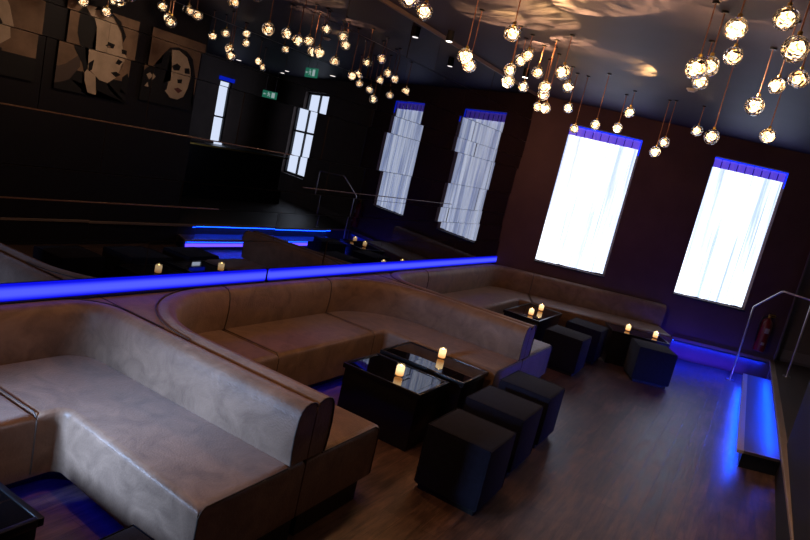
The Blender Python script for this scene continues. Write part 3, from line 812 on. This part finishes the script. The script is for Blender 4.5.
# bar counter on the raised level (reflected in the mirror)
t = empty('bar_counter', (3.1, 9.55, ZP), label='dark bar counter with a brass edged top on the raised level', cat='bar counter')
b = bmesh.new(); box(b, (0, 0, .52), (.5, 5.0-1.2, 1.04)); link('body', b, LACQ, t, 0)
b = bmesh.new(); box(b, (-.03, 0, 1.06), (.62, 3.9, .04), bev=.005); link('top', b, LACQ, t, 0)
b = bmesh.new(); box(b, (-.345, 0, 1.06), (.01, 3.9, .03)); link('edge_strip', b, BRASS, t, 0)

# ------------------------------------------------------------------ portraits on the right wall (seen in the mirror; u grows with y)
def portrait(y0, y1, z0, z1, label, layers, back=CANVAS):
    w, h = y1-y0, z1-z0
    t = empty('portrait_canvas', (.6015, y0, z0), label=label, cat='portrait', group='black and tan portrait canvases')
    b = bmesh.new(); box(b, (-.0, w/2, h/2), (.036, w, h)); link('canvas', b, INK, t, 0)
    layers = [('ground', CANVASD, [[(.003, .25), (.997, .25), (.997, .997), (.003, .997)]])]+layers
    for k, (nm, mat, polys) in enumerate(layers):
        b = bmesh.new()
        for poly in polys:
            vs = [b.verts.new((-.018-.001*(k+1), u*w, v*h)) for u, v in poly]
            f = b.faces.new(vs)
        bmesh.ops.triangulate(b, faces=b.faces[:])
        link(nm, b, mat, t, 0)
    return t
def ell(cx, cy, rx, ry, a=0, n=18):
    return [(cx+rx*math.cos(k*2*math.pi/n)*math.cos(a)-ry*math.sin(k*2*math.pi/n)*math.sin(a), cy+rx*math.cos(k*2*math.pi/n)*math.sin(a)+ry*math.sin(k*2*math.pi/n)*math.cos(a)) for k in range(n)]
face2 = [(.22,.98),(.40,1.0),(.62,.93),(.74,.80),(.80,.62),(.90,.50),(.86,.44),(.84,.36),(.80,.27),(.70,.19),(.58,.20),(.42,.30),(.32,.42),(.26,.60),(.20,.80)]
portrait(4.56, 5.52, 1.90, 2.93, 'portrait canvas of a slick haired face turned aside, middle of the three in the mirror', [
 ('shadow_tone', INKG, [[(.0,.06),(.16,.10),(.3,.3),(.28,.44),(.12,.30),(.0,.24)]]),
 ('clothing', INK, [[(0,0),(1,0),(1,.10),(.9,.16),(.84,.06),(.74,.12),(.66,.22),(.5,.18),(.44,.0),(.36,.02),(.34,.26),(.2,.14),(0,.05)], [(.9,.3),(.97,.36),(1,.3),(1,.1),(.9,.12)]]),
 ('face', CANVAS, [face2, [(.36,.30),(.52,.24),(.56,.02),(.44,.03),(.38,.16)]]),
 ('hair', INK, [[(.22,.98),(.12,.86),(.12,.66),(.20,.48),(.32,.34),(.36,.24),(.40,.30),(.34,.46),(.33,.62),(.36,.78),(.30,.90)], [(.34,.96),(.44,.985),(.60,.96),(.74,.82),(.79,.70),(.82,.78),(.72,.93),(.56,1.0),(.38,1.0)]]),
 ('features', INK, [[(.50,.61),(.58,.66),(.68,.65),(.66,.60),(.56,.59)], [(.78,.62),(.86,.62),(.86,.57),(.79,.57)], [(.80,.50),(.87,.48),(.83,.43),(.77,.44)], [(.72,.32),(.80,.345),(.87,.32),(.80,.28)], [(.40,.36),(.47,.42),(.46,.30),(.42,.27)]]),
 ('eye', CANVASD, [ell(.60,.605,.022,.014)]),
])
portrait(5.72, 6.55, 1.98, 2.93, 'portrait canvas of a dark waved hair face, nearest the slim window in the mirror', [
 ('hair', INK, [[(0,0),(1,.02),(.95,.14),(.98,.3),(.96,.48),(.90,.62),(.84,.74),(.70,.82),(.52,.84),(.36,.80),(.26,.70),(.24,.56),(.12,.52),(.0,.40)]]),
 ('face', CANVAS, [[(.40,.78),(.54,.80),(.72,.74),(.82,.60),(.86,.46),(.84,.32),(.78,.18),(.66,.12),(.52,.12),(.40,.20),(.34,.30),(.48,.36),(.46,.48),(.38,.60)], [(.06,.36),(.12,.40),(.18,.36),(.12,.30)], [(.05,.2),(.10,.26),(.13,.2)]]),
 ('features', INK, [[(.44,.56),(.54,.62),(.62,.59),(.60,.53),(.50,.51)], [(.70,.58),(.80,.60),(.83,.52),(.72,.51)], [(.60,.40),(.70,.42),(.70,.36),(.62,.35)], [(.34,.30),(.44,.36),(.42,.22),(.36,.2)]]),
 ('lips', LIPS, [[(.56,.26),(.64,.29),(.74,.26),(.66,.21)]]),
])
portrait(3.30, 4.28, 1.92, 2.93, 'portrait canvas of a pale face with an open dark mouth', [
 ('face', CANVAS, [[(0,.96),(.28,.98),(.50,.90),(.62,.72),(.68,.54),(.70,.40),(.58,.30),(.30,.26),(0,.30)]]),
 ('features', INK, [ell(.40,.52,.17,.10,-.1), [(.28,.86),(.40,.92),(.54,.84),(.50,.78),(.36,.80)], [(.36,.66),(.48,.70),(.50,.64),(.40,.62)], [(0,.28),(.3,.25),(.62,.28),(.62,.2),(.2,.18),(0,.2)], [(.0,.0),(.14,.0),(.10,.2),(.0,.2)]]),
 ('shine', CANVASD, [ell(.34,.50,.03,.025)]),
], CANVASD)

# ------------------------------------------------------------------ lights
def light(kind, name, loc, energy, col, size=.1, target=None, **kw):
    d = bpy.data.lights.new(name, kind); d.energy = energy; d.color = col
    if kind == 'AREA': d.shape = 'RECTANGLE'; d.size = size; d.size_y = kw.pop('size_y', size)
    else: d.shadow_soft_size = size
    gobo = kw.pop('gobo', False)
    for k, v in kw.items(): setattr(d, k, v)
    if gobo:        # light thrown through the uneven glass of the globes
        d.use_nodes = True; nt = d.node_tree; em = [q for q in nt.nodes if q.type == 'EMISSION'][0]
        tc = nt.nodes.new('ShaderNodeTexCoord'); mp = nt.nodes.new('ShaderNodeMapping'); no = nt.nodes.new('ShaderNodeTexNoise'); mr = nt.nodes.new('ShaderNodeMapRange')
        mp.inputs['Location'].default_value = (loc[0]*3, loc[1]*2, 0); mp.inputs['Scale'].default_value = (2.2, 5.5, 1)
        no.inputs['Scale'].default_value = 1.; no.inputs['Detail'].default_value = 3.; no.inputs['Distortion'].default_value = 1.
        mr.inputs[1].default_value = .40; mr.inputs[2].default_value = .66; mr.inputs[3].default_value = .12; mr.inputs[4].default_value = 2.4
        nt.links.new(tc.outputs['Normal'], mp.inputs[0]); nt.links.new(mp.outputs[0], no.inputs['Vector']); nt.links.new(no.outputs[0], mr.inputs[0]); nt.links.new(mr.outputs[0], em.inputs['Strength'])
    o = bpy.data.objects.new(name, d); COL.objects.link(o); o.location = loc
    if target is not None: o.rotation_euler = (Vector(target)-Vector(loc)).to_track_quat('-Z', 'Y').to_euler()
    return o
WARM = (1., .50, .22)
# daylight entering from the street side behind the camera, falling on the nearest booth
light('AREA', 'daylight_from_street', (-2.9, -.3, 1.32), 19, (.36, .58, 1.), .35, (-2.4, 2.3, .30), size_y=.35, spread=math.radians(42))
# glow of the pendant groups
for x, y, z, e in ((-2.2, 2.0, 2.6, 60), (-2.9, 8.5, 2.6, 6), (-2.3, 5.0, 2.5, 12), (-2.3, 3.9, 2.5, 36), (-2.3, 5.9, 2.6, 9), (-2.6, 7.9, 2.55, 8), (-.7, 4.5, 2.7, 10), (-.3, 5.5, 2.6, 5), (-1.3, 8.0, 2.5, 4), (-1.4, 1.2, 2.7, 5)):
    light('POINT', 'pendant_glow', (x, y, z), e*.8, WARM, 0.)
# the globes also throw warm patches up onto the ceiling
for tx, ty, dx, dy, dz, e, sp, bl in (
    (-2.36, 6.0, .12, -.16, .24, 60, 56, .06), (-1.95, 5.75, -.22, -.22, .28, 60, 64, .10), (-1.80, 6.1, -.15, -.5, .16, 14, 56, .08), (-1.55, 4.6, -.3, .25, .36, 110, 56, .12),
    (-2.1, 5.1, .1, .2, .5, 70, 80, .3), (-1.53, 6.68, .03, .26, .20, 16, 52, .04), (-2.5, 5.2, .0, .2, .4, 30, 70, .25), (-2.9, 4.3, .2, .2, .4, 30, 80, .4), (-1.0, 7.0, -.1, -.4, .12, 3, 50, .3), (-.7, 4.5, 0, 0, .5, 24, 110, .8), (-1.2, 4.4, .2, 0, .4, 24, 90, .6)):
    light('SPOT', 'pendant_uplight', (tx+dx, ty+dy, ZC-dz), e, (1., .52, .20), .0, (tx, ty, ZC), spot_size=math.radians(sp), spot_blend=bl, gobo=True)
BL = (.0, .10, 1.)
def strip(name, p0, p1, w_, energy, direction, col=BL):
    p0, p1 = Vector(p0), Vector(p1); mid = (p0+p1)/2; L = (p1-p0).length
    d = bpy.data.lights.new(name, 'AREA'); d.shape = 'RECTANGLE'; d.size = L; d.size_y = w_; d.energy = energy; d.color = col
    o = bpy.data.objects.new(name, d); COL.objects.link(o)
    zx = (p1-p0).normalized(); zz = -Vector(direction).normalized(); zz = (zz-zx*zz.dot(zx)).normalized(); zy = zz.cross(zx)
    M = Matrix((zx, zy, zz)).transposed().to_4x4(); M.translation = mid; o.matrix_world = M; return o
strip('step_light_down', (XS+sh(6.5)-.012, 6.5, ZS-.034), (XS+sh(10.1)-.012, 10.1, ZS-.034), .012, 15, (-.35, 0, -1), (.0, .07, 1.))
strip('step_bounce_fill', (XS+sh(6.5)-.02, 6.5, .09), (XS+sh(10.1)-.02, 10.1, .09), .05, 8, (-1, 0, .12), (.08, .04, 1.))  # added lamp, imitates the step light bouncing off the floor
strip('edge_light_down', (XP+sh(6.9)-.04, 6.95, ZP-.034), (XP+sh(10.3)-.04, 10.3, ZP-.034), .012, 14, (-.3, 0, -1), (.0, .06, 1.))
a_, b__ = bw(2.75, -.035), bw(4.25, -.035)
strip('low_wall_light', (a_.x, a_.y, .262), (b__.x, b__.y, .262), .015, 9, (0, -.05, -1), (.0, .02, 1.))
a_, b__ = bw(2.7, -.12), bw(4.0, -.12)
strip('added_wall_wash', (a_.x, a_.y, .03), (b__.x, b__.y, .03), .03, 7.0, (-.41*.35, .91*.35, 1), (.05, .02, 1.))  # added lamp without a fixture, tints the lower wall blue
# wash on the portraits
light('SPOT', 'portrait_wash', (-.9, 4.9, 3.1), 95, (1., .7, .45), .1, (.62, 4.9, 2.3), spot_size=math.radians(125), spot_blend=.6)

w = bpy.data.worlds.new('world'); sc.world = w; w.use_nodes = True
w.node_tree.nodes['Background'].inputs[0].default_value = (.25, .22, .35, 1); w.node_tree.nodes['Background'].inputs[1].default_value = .008

sc.view_settings.view_transform = 'Standard'
sc.view_settings.look = 'None'
sc.view_settings.exposure = 0
sc.cycles.use_denoising = True
sc.cycles.max_bounces = 10; sc.cycles.glossy_bounces = 6; sc.cycles.transmission_bounces = 8; sc.cycles.transparent_max_bounces = 8
sc.cycles.sample_clamp_indirect = 4
sc.cycles.caustics_refractive = False
